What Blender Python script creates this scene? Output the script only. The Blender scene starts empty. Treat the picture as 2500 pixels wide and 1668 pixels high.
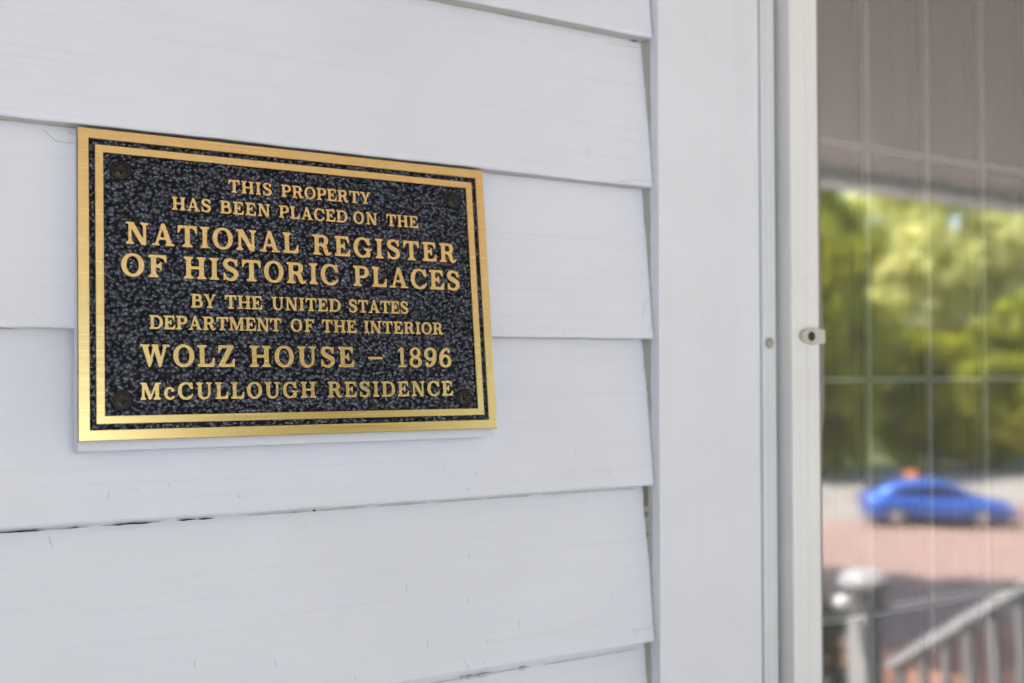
import bpy, bmesh, math, random
import numpy as np
from mathutils import Vector, Matrix

# ------------------------------------------------------------------ camera, sky, sun, exposure
S = bpy.context.scene
COL = S.collection
CZ = 5.2                                  # eye height above the street; porch floor 1.6 below the eye
R = math.radians
cam_d = bpy.data.cameras.new("camera")
cam = bpy.data.objects.new("camera", cam_d)
COL.objects.link(cam)
cam.location = (0, -0.7314, CZ)
cam.rotation_euler = (R(90 + 1.627), 0, R(-29.759))
cam_d.sensor_width = 36
cam_d.lens = 36
cam_d.clip_start = 0.02
cam_d.clip_end = 2000
cam_d.dof.use_dof = True
cam_d.dof.focus_distance = 0.735
cam_d.dof.aperture_fstop = 4.0
S.camera = cam

SUN_DIR = Vector((-0.39, -0.27, 0.88)).normalized()      # towards the sun: high over the street, so the porch roof shades the wall
W = bpy.data.worlds.new("World")
S.world = W
W.use_nodes = True
sky = W.node_tree.nodes.new("ShaderNodeTexSky")
sky.sky_type = 'NISHITA'
sky.sun_disc = False
sky.sun_elevation = math.asin(SUN_DIR.z)
sky.sun_rotation = math.atan2(SUN_DIR.x, SUN_DIR.y)
sky.dust_density = 1.5
W.node_tree.links.new(sky.outputs[0], W.node_tree.nodes["Background"].inputs[0])
W.node_tree.nodes["Background"].inputs[1].default_value = 0.15
sun_d = bpy.data.lights.new("sun", 'SUN')
sun_d.energy = 3.0
sun_d.angle = R(0.53)
sun_d.color = (1.0, 0.965, 0.95)
sun = bpy.data.objects.new("sun", sun_d)
COL.objects.link(sun)
sun.rotation_euler = SUN_DIR.to_track_quat('Z', 'Y').to_euler()
S.view_settings.view_transform = 'Standard'
S.view_settings.look = 'None'
S.view_settings.exposure = 2.92
S.view_settings.gamma = 1.0
S.render.engine = 'CYCLES'
S.cycles.use_denoising = True
S.cycles.max_bounces = 10
S.cycles.diffuse_bounces = 5
S.cycles.transparent_max_bounces = 12
S.cycles.sample_clamp_indirect = 25.0

rng = random.Random(7)
nrg = np.random.default_rng(7)

# ------------------------------------------------------------------ object helpers
def tag(o, label=None, cat=None, group=None, kind=None):
    if label: o["label"] = label
    if cat: o["category"] = cat
    if group: o["group"] = group
    if kind: o["kind"] = kind
    return o

def empty(name, loc=(0, 0, 0), rot=(0, 0, 0)):
    o = bpy.data.objects.new(name, None)
    COL.objects.link(o)
    o.location = loc
    o.rotation_euler = rot
    o.empty_display_size = 0.1
    return o

def link_mesh(name, me, mats, parent=None, smooth=False):
    if not isinstance(mats, (list, tuple)): mats = [mats]
    for m in mats: me.materials.append(m)
    if smooth:
        me.polygons.foreach_set("use_smooth", [True] * len(me.polygons))
    o = bpy.data.objects.new(name, me)
    COL.objects.link(o)
    if parent is not None: o.parent = parent
    return o

class MB:
    """collects shapes and links them as one mesh object"""
    def __init__(self): self.v = []; self.f = []; self.m = []
    def add(self, v, f, m=0):
        b = len(self.v)
        self.v += [tuple(p) for p in v]
        self.f += [tuple(i + b for i in q) for q in f]
        self.m += [m] * len(f)
        return self
    def box(self, x0, x1, y0, y1, z0, z1, m=0, bev=0.0):
        if bev <= 0:
            v = [(x, y, z) for x in (x0, x1) for y in (y0, y1) for z in (z0, z1)]
            f = [(0, 1, 3, 2), (4, 6, 7, 5), (0, 4, 5, 1), (2, 3, 7, 6), (0, 2, 6, 4), (1, 5, 7, 3)]
            return self.add(v, f, m)
        bm = bmesh.new()
        bmesh.ops.create_cube(bm, size=1)
        for q in bm.verts:
            q.co = Vector(((x0 + x1) / 2 + q.co.x * (x1 - x0), (y0 + y1) / 2 + q.co.y * (y1 - y0), (z0 + z1) / 2 + q.co.z * (z1 - z0)))
        bmesh.ops.bevel(bm, geom=list(bm.edges), offset=bev, segments=2, affect='EDGES', profile=0.6)
        return self.bm(bm, m)
    def bm(self, bm, m=0):
        bm.verts.index_update()
        self.add([q.co[:] for q in bm.verts], [[q.index for q in f.verts] for f in bm.faces], m)
        bm.free()
        return self
    def tube(self, a, b, r0, r1=None, n=12, m=0, caps=True):
        r1 = r0 if r1 is None else r1
        a, b = Vector(a), Vector(b)
        d = (b - a).normalized()
        u = d.orthogonal().normalized(); w = d.cross(u)
        v = []
        for c, r in ((a, r0), (b, r1)):
            v += [c + (u * math.cos(2 * math.pi * i / n) + w * math.sin(2 * math.pi * i / n)) * r for i in range(n)]
        f = [(i, (i + 1) % n, n + (i + 1) % n, n + i) for i in range(n)]
        if caps: f += [tuple(range(n - 1, -1, -1)), tuple(range(n, 2 * n))]
        return self.add(v, f, m)
    def lathe(self, prof, c=(0, 0, 0), n=24, m=0, axis='Z'):
        v = []
        for r, h in prof:
            for i in range(n):
                a = 2 * math.pi * i / n
                p = (r * math.cos(a), r * math.sin(a), h)
                if axis == 'Y': p = (p[0], p[2], p[1])
                v.append((p[0] + c[0], p[1] + c[1], p[2] + c[2]))
        f = []
        for k in range(len(prof) - 1):
            for i in range(n):
                f.append((k * n + i, k * n + (i + 1) % n, (k + 1) * n + (i + 1) % n, (k + 1) * n + i))
        f.append(tuple(range(n - 1, -1, -1)))
        f.append(tuple((len(prof) - 1) * n + i for i in range(n)))
        return self.add(v, f, m)
    def extrude_z(self, prof, z0, z1, m=0):
        n = len(prof)
        v = [(x, y, z0) for x, y in prof] + [(x, y, z1) for x, y in prof]
        f = [(i, (i + 1) % n, n + (i + 1) % n, n + i) for i in range(n)]
        f += [tuple(range(n - 1, -1, -1)), tuple(range(n, 2 * n))]
        return self.add(v, f, m)
    def build(self, name, mats, parent=None, smooth=False, loc=None):
        me = bpy.data.meshes.new(name)
        me.from_pydata(self.v, [], self.f)
        me.polygons.foreach_set("material_index", self.m)
        bm = bmesh.new(); bm.from_mesh(me)
        bmesh.ops.recalc_face_normals(bm, faces=bm.faces)
        bm.to_mesh(me); bm.free()
        o = link_mesh(name, me, mats, parent, smooth)
        if loc: o.location = loc
        return o

# ------------------------------------------------------------------ materials
def mat(name, base=(.5, .5, .5), rough=.6, metal=0.0, spec=.5):
    m = bpy.data.materials.new(name)
    m.use_nodes = True
    b = m.node_tree.nodes["Principled BSDF"]
    b.inputs["Base Color"].default_value = (*base, 1)
    b.inputs["Roughness"].default_value = rough
    b.inputs["Metallic"].default_value = metal
    b.inputs["Specular IOR Level"].default_value = spec
    return m

class NT:
    def __init__(self, m):
        self.t = m.node_tree; self.n = self.t.nodes; self.l = self.t.links
        self.b = self.n.get("Principled BSDF")
    def node(self, k, **kw):
        q = self.n.new(k)
        for a, v in kw.items():
            if hasattr(q, a): setattr(q, a, v)
            else: q.inputs[a].default_value = v
        return q
    def link(self, a, b): self.l.new(a, b)
    def coords(self, scale=(1, 1, 1), kind='Object'):
        tc = self.n.new("ShaderNodeTexCoord"); mp = self.n.new("ShaderNodeMapping")
        mp.inputs["Scale"].default_value = scale
        self.link(tc.outputs[kind], mp.inputs[0])
        return mp.outputs[0]
    def noise(self, vec, scale, detail=4, rough=.5, dist=0):
        q = self.n.new("ShaderNodeTexNoise")
        q.inputs["Scale"].default_value = scale; q.inputs["Detail"].default_value = detail
        q.inputs["Roughness"].default_value = rough; q.inputs["Distortion"].default_value = dist
        self.link(vec, q.inputs["Vector"])
        return q.outputs[0]
    def ramp(self, fac, stops):
        q = self.n.new("ShaderNodeValToRGB")
        e = q.color_ramp.elements
        while len(e) < len(stops): e.new(.5)
        for i, (p, c) in enumerate(stops):
            e[i].position = p
            e[i].color = (*c, 1) if len(c) == 3 else c
        self.link(fac, q.inputs[0])
        return q.outputs[0]
    def mix(self, fac, a, b, blend='MIX'):
        q = self.n.new("ShaderNodeMix"); q.data_type = 'RGBA'; q.blend_type = blend
        for s, v in ((0, fac), (6, a), (7, b)):
            if isinstance(v, (int, float)): q.inputs[s].default_value = v
            elif isinstance(v, tuple): q.inputs[s].default_value = (*v, 1)
            else: self.link(v, q.inputs[s])
        return q.outputs[2]
    def math(self, op, a, b=0.0, c=0.0):
        q = self.n.new("ShaderNodeMath"); q.operation = op
        for s, v in enumerate((a, b, c)):
            if isinstance(v, (int, float)): q.inputs[s].default_value = v
            else: self.link(v, q.inputs[s])
        return q.outputs[0]
    def bump(self, h, strength, dist, normal=None):
        q = self.n.new("ShaderNodeBump")
        q.inputs["Strength"].default_value = strength; q.inputs["Distance"].default_value = dist
        self.link(h, q.inputs["Height"])
        if normal is not None: self.link(normal, q.inputs["Normal"])
        return q.outputs[0]

def paint(name, base, streak=(3, 3, 260), bump=.0002, rough=.42):
    """brushed house paint: faint long streaks, dulled patches, a little grime"""
    m = mat(name, base, rough, spec=.4); t = NT(m)
    st = t.noise(t.coords(streak), 1.0, 5, .6)
    blot = t.noise(t.coords((5, 5, 5)), 1.0, 5, .6)
    fine = t.noise(t.coords((60, 60, 60)), 1.0, 3, .6)
    dark = tuple(c * .90 for c in base); lite = tuple(min(1, c * 1.035) for c in base)
    c1 = t.ramp(blot, [(.3, tuple(c * .965 for c in base)), (.7, lite)])
    c2 = t.mix(t.ramp(st, [(.33, (1, 1, 1)), (.5, (0, 0, 0))]), c1, dark)
    c3 = t.mix(.35, c1, c2)
    grime = t.ramp(t.noise(t.coords((26, 26, 60)), 1.0, 6, .7), [(.66, (0, 0, 0)), (.80, (.5, .5, .5))])
    c4 = t.mix(grime, c3, (.50, .49, .46))
    t.link(c4, t.b.inputs["Base Color"])
    t.link(t.ramp(blot, [(.3, (rough - .07,) * 3), (.7, (rough + .1,) * 3)]), t.b.inputs["Roughness"])
    h = t.math('ADD', t.math('MULTIPLY', st, 1.0), t.math('MULTIPLY', fine, .35))
    t.link(t.bump(h, .9, bump), t.b.inputs["Normal"])
    return m

WHITE = (.735, .768, .90)
M_siding = paint("siding_paint", WHITE)
M_casing = paint("casing_paint", (.745, .772, .89), (30, 30, 3), .00003)
M_alu = paint("storm_frame_enamel", (.80, .81, .86), (300, 300, 4), .00003, .35)
M_strip = paint("storm_flange_enamel", (.67, .72, .80), (300, 300, 4), .00003, .38)
M_caulk = paint("old_caulk", (.40, .405, .41), (40, 40, 40), .0004, .6)
M_grime = paint("joint_grime", (.22, .21, .19), (40, 40, 40), .0004, .8)
M_lapshade = paint("lap_shade_paint", (.50, .485, .46), (3, 200, 3), .0002, .6)  # darker paint puts the lap's shade on its underside
M_crack_shade = mat("crack_dirt_lap_shade", (.40, .39, .39), .9, spec=.1)  # crack dirt, also the painted shadow line under each lap
M_gap = mat("open_gap", (.025, .02, .018), .95, spec=.05)
M_rubber = mat("grey_spline", (.23, .21, .19), .6)
M_nylon = mat("nylon", (.56, .55, .53), .4)
M_hole = mat("screw_hole", (.035, .022, .014), .5, .3)
M_steel = mat("zinc_screw", (.42, .42, .38), .35, .9)
M_mount = paint("mounting_board_paint", (.70, .735, .86), (6, 6, 120), .0002, .5)

def m_gold():
    m = mat("brushed_bronze", (.80, .55, .22), .33, 1.0); t = NT(m)
    st = t.noise(t.coords((10, 10, 1500)), 1.0, 4, .6)
    bl = t.noise(t.coords((9, 9, 9)), 1.0, 3, .5)
    c = t.mix(t.ramp(st, [(.35, (0, 0, 0)), (.7, (1, 1, 1))]), (.79, .54, .22), (.86, .61, .28))
    spots = t.ramp(t.noise(t.coords((160, 160, 160)), 1.0, 3, .6), [(.71, (0, 0, 0)), (.76, (1, 1, 1))])
    c = t.mix(t.math('MULTIPLY', spots, .6), c, (.25, .14, .06))
    t.link(c, t.b.inputs["Base Color"])
    t.link(t.ramp(st, [(.3, (.22,) * 3), (.75, (.29,) * 3)]), t.b.inputs["Roughness"])
    t.link(t.bump(t.math('ADD', st, bl), .15, .00003), t.b.inputs["Normal"])
    return m
M_gold = m_gold()
M_side = mat("bronze_edge_paint", (.055, .034, .012), .4, .4)

def m_field():
    m = mat("hammered_black_enamel", (.006, .006, .010), .09, 0, .5); t = NT(m)
    wr = t.node("ShaderNodeAttribute"); wr.attribute_name = "glint_mask"     # gloss put on pebble tops and taken from hollows, shaping the glints
    w1 = t.ramp(wr.outputs["Fac"], [(.22, (0, 0, 0)), (.95, (1, 1, 1))])
    t.link(t.math('MULTIPLY_ADD', w1, .42, .05), t.b.inputs["Specular IOR Level"])
    t.link(t.math('MULTIPLY_ADD', w1, -.26, .38), t.b.inputs["Roughness"])
    t.b.inputs['IOR'].default_value = 2.1
    t.b.inputs['Specular Tint'].default_value = (.70, .78, 1, 1)  # blue tint puts sky colour into the glints
    co = t.coords((1, 1, 1))
    wob = t.node("ShaderNodeTexNoise"); wob.inputs["Scale"].default_value = 160; wob.inputs["Detail"].default_value = 2
    t.link(co, wob.inputs["Vector"])
    vm = t.node("ShaderNodeVectorMath", operation='MULTIPLY_ADD')
    t.link(wob.outputs["Color"], vm.inputs[0]); vm.inputs[1].default_value = (.0032,) * 3; t.link(co, vm.inputs[2])
    vo = t.node("ShaderNodeTexVoronoi"); vo.feature = 'SMOOTH_F1'
    vo.inputs["Scale"].default_value = 430; vo.inputs["Smoothness"].default_value = .55
    t.link(vm.outputs[0], vo.inputs["Vector"])
    n2 = t.noise(co, 620, 3, .6, .6)
    h = t.math('ADD', t.math('MULTIPLY', vo.outputs["Distance"], 1.3), t.math('MULTIPLY', n2, .9))
    t.link(t.bump(h, .35, .0004), t.b.inputs["Normal"])
    t.link(t.ramp(n2, [(.35, (.003, .003, .005)), (.7, (.010, .010, .018))]), t.b.inputs["Base Color"])
    return m
M_field = m_field()

def m_glass():
    m = bpy.data.materials.new("storm_glass"); m.use_nodes = True
    t = NT(m); n = t.n
    n.remove(t.b)
    out = n["Material Output"]
    gl = n.new("ShaderNodeBsdfGlossy"); gl.inputs["Roughness"].default_value = 0.035
    gl.inputs["Color"].default_value = (.97, .98, .97, 1)
    tr = n.new("ShaderNodeBsdfTransparent"); tr.inputs["Color"].default_value = (.86, .88, .87, 1)
    df = n.new("ShaderNodeBsdfDiffuse"); df.inputs["Color"].default_value = (.6, .58, .55, 1)
    mx = n.new("ShaderNodeMixShader"); mx2 = n.new("ShaderNodeMixShader")
    fr = n.new("ShaderNodeFresnel"); fr.inputs["IOR"].default_value = 3.8
    t.link(fr.outputs[0], mx.inputs[0]); t.link(tr.outputs[0], mx.inputs[1]); t.link(gl.outputs[0], mx.inputs[2])
    dust_haze = t.ramp(t.noise(t.coords((30, 30, 6)), 1, 6, .7), [(.3, (.07,) * 3), (.8, (.11,) * 3)])  # dust streaks over an even painted haze that lifts dark reflections
    specks = t.ramp(t.noise(t.coords((240, 240, 240)), 1, 2, .5), [(.74, (0, 0, 0)), (.78, (.5,) * 3)])
    t.link(t.math('ADD', dust_haze, specks), mx2.inputs[0]); t.link(mx.outputs[0], mx2.inputs[1]); t.link(df.outputs[0], mx2.inputs[2])
    # old glass is never quite flat
    wav = t.bump(t.noise(t.coords((5, 5, 5)), 1, 2, .5), .15, .002)
    t.link(wav, gl.inputs["Normal"])
    t.link(mx2.outputs[0], out.inputs[0])
    return m
M_glass = m_glass()
M_came = mat("grille_metal", (.88, .89, .89), .45)
M_room = mat("dim_room", (.10, .09, .085), .8)
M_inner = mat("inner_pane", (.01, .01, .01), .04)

# ------------------------------------------------------------------ setting: ground, paving
def noisy(name, a, b, scale, rough=.9, bump=.01, c=None):
    m = mat(name, a, rough, spec=.2); t = NT(m)
    n1 = t.noise(t.coords((scale,) * 3), 1, 6, .65)
    n2 = t.noise(t.coords((scale * .08,) * 3), 1, 3, .5)
    col = t.mix(t.ramp(n1, [(.35, (0, 0, 0)), (.65, (1, 1, 1))]), a, b)
    if c: col = t.mix(t.ramp(n2, [(.45, (0, 0, 0)), (.62, (1, 1, 1))]), col, c)
    t.link(col, t.b.inputs["Base Color"])
    t.link(t.bump(n1, .6, bump), t.b.inputs["Normal"])
    return m

def brick_mat(name, c1, c2, mortar, scale):
    m = mat(name, c1, .85, spec=.2); t = NT(m)
    br = t.node("ShaderNodeTexBrick")
    t.link(t.coords((1, 1, 1)), br.inputs["Vector"])
    for k, v in (("Color1", c1), ("Color2", c2), ("Mortar", mortar)): br.inputs[k].default_value = (*v, 1)
    br.inputs["Scale"].default_value = scale; br.inputs["Mortar Size"].default_value = .012
    n1 = t.noise(t.coords((1.2,) * 3), 1, 5, .6)
    t.link(t.mix(t.ramp(n1, [(.38, (0, 0, 0)), (.62, (.75,) * 3)]), br.outputs[0], tuple(x * 1.45 for x in c2)), t.b.inputs["Base Color"])
    t.link(t.bump(br.outputs[1], -.4, .004), t.b.inputs["Normal"])
    return m

M_lawn = noisy("lawn", (.045, .075, .018), (.085, .12, .03), 9, c=(.11, .10, .045))
M_concrete = noisy("pale_concrete", (.27, .235, .20), (.31, .275, .235), 5, c=(.23, .20, .165))
M_bounce = noisy("bounce_walk_concrete", (.62, .59, .55), (.68, .65, .60), 6, c=(.55, .52, .48))  # pale so the added walk bounces more light
M_pinkbrick = brick_mat("pink_brick_paving", (.27, .175, .14), (.23, .145, .115), (.22, .175, .155), 4)
M_redbrick = brick_mat("red_brick_path", (.36, .17, .10), (.29, .12, .075), (.25, .19, .16), 4)

def gz(P):          # ground height as it falls from the house (P metres out) to the street
    t = min(1, max(0, (P - 3.0) / 7.0)); t = t * t * (3 - 2 * t)
    return 2.55 * (1 - t)

def strip(name, x0, x1, ps, dz, m, nx=24):
    b = MB(); xs = np.linspace(x0, x1, nx + 1)
    v = [(x, -p, gz(p) + dz) for p in ps for x in xs]
    k = nx + 1
    f = [(j * k + i, j * k + i + 1, (j + 1) * k + i + 1, (j + 1) * k + i) for j in range(len(ps) - 1) for i in range(nx)]
    b.add(v, f)
    return b.build(name, m, smooth=True)
ps = [-400, -60, -12, 0, 2, 3] + list(np.linspace(3.5, 10, 14)) + [14, 20, 30, 50, 90, 200, 500]
tag(strip("ground", -500, 500, ps, 0, M_lawn, 40), kind="structure")
tag(strip("driveway", -60, 90, [12.5, 16, 20, 24.2], .012, M_pinkbrick), kind="structure")
tag(strip("bounce_walk", -14, 5.1, list(np.linspace(2.4, 5.4, 9)), .012, M_bounce), kind="structure")  # unseen pale ground added to bounce light up the wall
tag(strip("street", -160, 200, [24.2, 30, 37], .008, M_concrete), kind="structure")
tag(strip("path", 5.2, 40, list(np.linspace(4.2, 12.5, 18)), .012, M_redbrick), kind="structure")

# ------------------------------------------------------------------ the house
HX0, HX1 = -4.0, 7.0
house = tag(empty("house", (0, 0, CZ - 1.6)),
            "white painted clapboard house front with storm window, carrying the bronze plaque", "house")
HZ = 1.6            # house-local z of eye level
LIPS = [.29988, .16461, .02795, -.10193, -.24044]
while LIPS[0] < .72: LIPS.insert(0, LIPS[0] + .1356)
while LIPS[-1] > -1.62: LIPS.append(LIPS[-1] - .1356)
DEP = .015
WX0, WX1, WZ0, WZ1 = .5625, 1.505, -.91844, .70668       # casing outline
xs_fine = [HX0, -2.5, -1.2, -.6, -.3, -.12] + list(np.arange(-.05, .5615, .0065)) + [.5637]

def wave(x, ph, k):
    return (math.sin(x * 31 + ph) * .5 + math.sin(x * 73 + ph * 2.3) * .3 + math.sin(x * 190 + ph * 5.1) * .22) * k

def siding_mesh():
    b = MB()
    for n, zl in enumerate(LIPS):
        up = LIPS[n - 1] if n else zl + .1356
        h = up - zl
        rows = [(.030, 0.0), (.0022, 0.0), (.0006, .0006), (0.0, .0022)] + [(DEP * q, h * q) for q in (.15, .3, .5, .7, .86, .95, 1.02)]
        spans = [xs_fine, [WX1 + .004, 2.2, 4, HX1]]
        if not (zl < WZ1 - .001 and up > WZ0 + .001): spans = [[HX0, -1, WX0, WX1, 4, HX1]]
        for xs in spans:
            v = []
            for x in xs:
                dz = wave(x, n * 1.7, .00045); dy = wave(x, n * 2.9 + 1, .00022)
                for j, (y, z) in enumerate(rows):
                    e = 1 if 1 <= j <= 3 else .3
                    v.append((x, y + dy * e, HZ + zl + z + dz * (1 if j <= 3 else .15)))
            k = len(rows)
            f = [(i * k + j, (i + 1) * k + j, (i + 1) * k + j + 1, i * k + j + 1) for i in range(len(xs) - 1) for j in range(k - 1)]
            for e in (0, len(xs) - 1):            # end grain
                o = e * k
                c = len(v); v += [(xs[e], .030, v[o + k - 1][2])]
                f.append(tuple(o + j for j in range(k)) + (c,))
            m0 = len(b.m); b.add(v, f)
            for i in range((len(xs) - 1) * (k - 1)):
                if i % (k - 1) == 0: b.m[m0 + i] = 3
    # hairline cracks, chips and open seams in the paint, a hair proud of the boards
    def fy(z):
        zl = max([q for q in LIPS if q <= z + 1e-6])
        up = min([q for q in LIPS if q > z + 1e-6])
        return DEP * (z - zl) / (up - zl) - .00030
    def ribbon(pts, w, m):
        v = []
        n = len(pts)
        for i, (x, z) in enumerate(pts):
            a = pts[max(0, i - 1)]; c = pts[min(n - 1, i + 1)]
            dx, dz = c[0] - a[0], c[1] - a[1]; l = math.hypot(dx, dz) or 1
            ww = w * (.25 if i in (0, n - 1) else 1)
            nx, nz = -dz / l * ww / 2, dx / l * ww / 2
            v += [(x + nx, fy(z), HZ + z + nz), (x - nx, fy(z), HZ + z - nz)]
        b.add(v, [(2 * i, 2 * i + 1, 2 * i + 3, 2 * i + 2) for i in range(n - 1)], m)
    for pl in MARKS:
        pts = []
        for a, c in zip(pl, pl[1:]):
            for q in range(4):
                t = q / 4
                pts.append((a[0] + (c[0] - a[0]) * t + rng.uniform(-1, 1) * .00022, a[1] + (c[1] - a[1]) * t))
        pts.append(pl[-1])
        ribbon(pts, .00034 if len(pl) == 2 else .00036, 1)
    for x, z, r in SPOTS:
        n = 7
        v = [(x + r * .55 * rng.uniform(.6, 1.2) * math.cos(2 * math.pi * i / n), fy(z), HZ + z + r * .55 * rng.uniform(.6, 1.2) * math.sin(2 * math.pi * i / n)) for i in range(n)]
        b.add(v, [tuple(range(n))], 1)
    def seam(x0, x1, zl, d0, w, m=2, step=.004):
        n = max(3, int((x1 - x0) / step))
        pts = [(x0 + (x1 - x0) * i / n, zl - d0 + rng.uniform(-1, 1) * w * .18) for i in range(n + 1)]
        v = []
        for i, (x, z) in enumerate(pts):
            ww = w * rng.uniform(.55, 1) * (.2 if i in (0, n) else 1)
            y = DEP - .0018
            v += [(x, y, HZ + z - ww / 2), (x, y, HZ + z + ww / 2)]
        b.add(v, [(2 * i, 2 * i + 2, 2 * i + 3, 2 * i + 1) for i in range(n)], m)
    zD, zA, zE = -.10193, .29988, -.24044
    for x0, x1 in [(-.02, .0681), (.0834, .0908), (.1109, .1381), (.1546, .1679), (.1684, .1803), (.238, .2397), (.2528, .2563)]: seam(x0, x1, zD, .0034, .0013)
    for x0, x1 in [(.4243, .4353), (.4492, .4562), (.4878, .4951), (.51, .515), (.40, .404)]: seam(x0, x1, zA, .0006, .0007, 1)
    seam(.5481, .5579, zA, .0006, .0016)
    for x0, x1 in [(.3766, .3809), (.3816, .3895), (.3902, .4054), (.4314, .4398)]: seam(x0, x1, zE, .0068, .0008); seam(x0, x1, zE, .0092, .0006, 1)
    # shadow line painted where each lap meets the board below
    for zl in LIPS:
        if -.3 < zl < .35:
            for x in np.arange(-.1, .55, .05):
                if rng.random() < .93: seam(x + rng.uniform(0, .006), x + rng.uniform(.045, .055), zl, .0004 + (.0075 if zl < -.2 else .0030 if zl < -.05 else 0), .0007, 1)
    return b

MARKS = [[(0.3276, -0.1645), (0.3279, -0.1735)], [(0.3439, -0.2108), (0.3435, -0.2179)], [(0.3811, -0.1814), (0.3813, -0.1869)], [(0.397, -0.2156), (0.3969, -0.2205)], [(0.4266, -0.2049), (0.4267, -0.2112)], [(0.3741, -0.229), (0.3838, -0.2458)], [(0.3913, -0.2325), (0.3997, -0.2461)], [(0.5213, -0.1914), (0.5203, -0.1969)], [(0.3858, -0.0809), (0.3857, -0.0861)], [(0.5067, -0.0859), (0.5059, -0.0903)], [(0.4214, -0.0883), (0.421, -0.0915)], [(0.2831, -0.2288), (0.2832, -0.2333)], [(0.4031, -0.232), (0.4046, -0.2373)], [(0.3568, -0.0734), (0.3567, -0.0771)], [(0.3818, -0.1486), (0.3836, -0.149), (0.3844, -0.1518)], [(0.5383, -0.2271), (0.5433, -0.2282), (0.5493, -0.2277), (0.5521, -0.2263)], [(0.5438, -0.2284), (0.5433, -0.235)], [(0.5638, -0.219), (0.5628, -0.2247), (0.5588, -0.2282), (0.5519, -0.2277)], [(0.5649, -0.2511), (0.5709, -0.2576), (0.5737, -0.2647)], [(0.3756, -0.0948), (0.3807, -0.0956)], [(0.4986, -0.1125), (0.502, -0.1114)], [(0.5142, -0.0899), (0.5178, -0.0871)], [(0.4821, -0.0682), (0.4823, -0.0709)], [(0.1074, -0.0809), (0.1072, -0.0862)], [(0.1468, -0.0775), (0.1467, -0.0811)], [(0.1653, -0.2017), (0.1659, -0.2085)], [(0.2221, -0.2088), (0.223, -0.2153)], [(0.072, -0.1091), (0.0742, -0.1184)], [(0.1952, -0.0874), (0.1941, -0.0904), (0.1965, -0.0898)], [(0.5645, 0.0664), (0.5612, 0.0633), (0.5566, 0.0613), (0.5551, 0.0542), (0.5531, 0.0459)], [(0.5653, 0.0474), (0.5616, 0.0403), (0.5595, 0.0303)], [(0.4681, 0.0315), (0.4693, 0.0337)], [(0.5242, 0.1645), (0.5329, 0.1675), (0.5474, 0.1693), (0.5642, 0.17)], [(0.4957, 0.1955), (0.4943, 0.1841)], [(0.5235, 0.2931), (0.5372, 0.2927), (0.5624, 0.2942)], [(0.0653, 0.1615), (0.0691, 0.1576), (0.073, 0.1539), (0.0778, 0.1536), (0.0857, 0.1536)], [(0.0813, 0.1623), (0.0815, 0.1607), (0.0857, 0.1596)]]
SPOTS = [(0.3877, -0.2208, 0.00078), (0.3258, -0.2127, 0.00052), (0.3307, -0.2037, 0.00052), (0.5079, -0.2267, 0.00065), (0.4619, -0.2026, 0.00052), (0.4847, -0.203, 0.00052), (0.4555, -0.151, 0.00052), (0.5622, -0.1409, 0.00078), (0.3462, -0.1088, 0.00052), (0.3415, -0.081, 0.00052), (0.4495, -0.0764, 0.00078), (0.5294, -0.0806, 0.00052), (0.5258, -0.2436, 0.00052), (0.3752, -0.186, 0.00052), (0.4012, -0.1661, 0.00039), (0.3485, -0.0952, 0.00052), (0.474, 0.08, 0.00065), (0.5056, 0.0392, 0.00065), (0.4461, 0.0329, 0.00043), (0.5627, 0.1576, 0.00087), (0.4084, 0.1049, 0.00054), (0.0597, 0.0373, 0.00061), (0.0695, -0.0155, 0.00052), (0.0779, -0.0356, 0.00052), (0.0833, 0.038, 0.00052), (0.084, 0.0215, 0.00043), (0.0817, 0.1305, 0.00033), (0.0849, 0.1342, 0.00033), (0.2277, -0.1234, 0.00062), (0.1316, 0.2207, 0.00051)]
siding_mesh().build("siding", [M_siding, M_crack_shade, M_gap, M_lapshade], house)

# ragged caulk bead between the board ends and the casing
def caulk():
    b = MB(); v = []; zs = np.arange(WZ0, WZ1, .0045)
    for z in zs:
        w = wave(z, 3.3, .0013) + rng.uniform(-1, 1) * .0003
        v += [(.5622 + w * .5, .021, HZ + z), (.5626 + w * .8, .0125, HZ + z), (.5636 + w * .4, .0085 + w, HZ + z), (.5649, .0045 + w, HZ + z), (.5649, .022, HZ + z)]
    k = 5
    f = [(i * k + j, (i + 1) * k + j, (i + 1) * k + j + 1, i * k + j + 1) for i in range(len(zs) - 1) for j in range(k - 1)]
    b.add(v, f)
    grime = [math.sin(i * .11) + math.sin(i * .037 + 1) + rng.uniform(-1, 1) * .8 > 1.0 for i in range(len(zs))]
    for i in range(len(f)): b.m[i] = 1 if grime[i // (k - 1)] and i % (k - 1) < 2 else 0
    return b.build("caulk_bead", [M_caulk, M_grime], house, True)
caulk()

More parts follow.
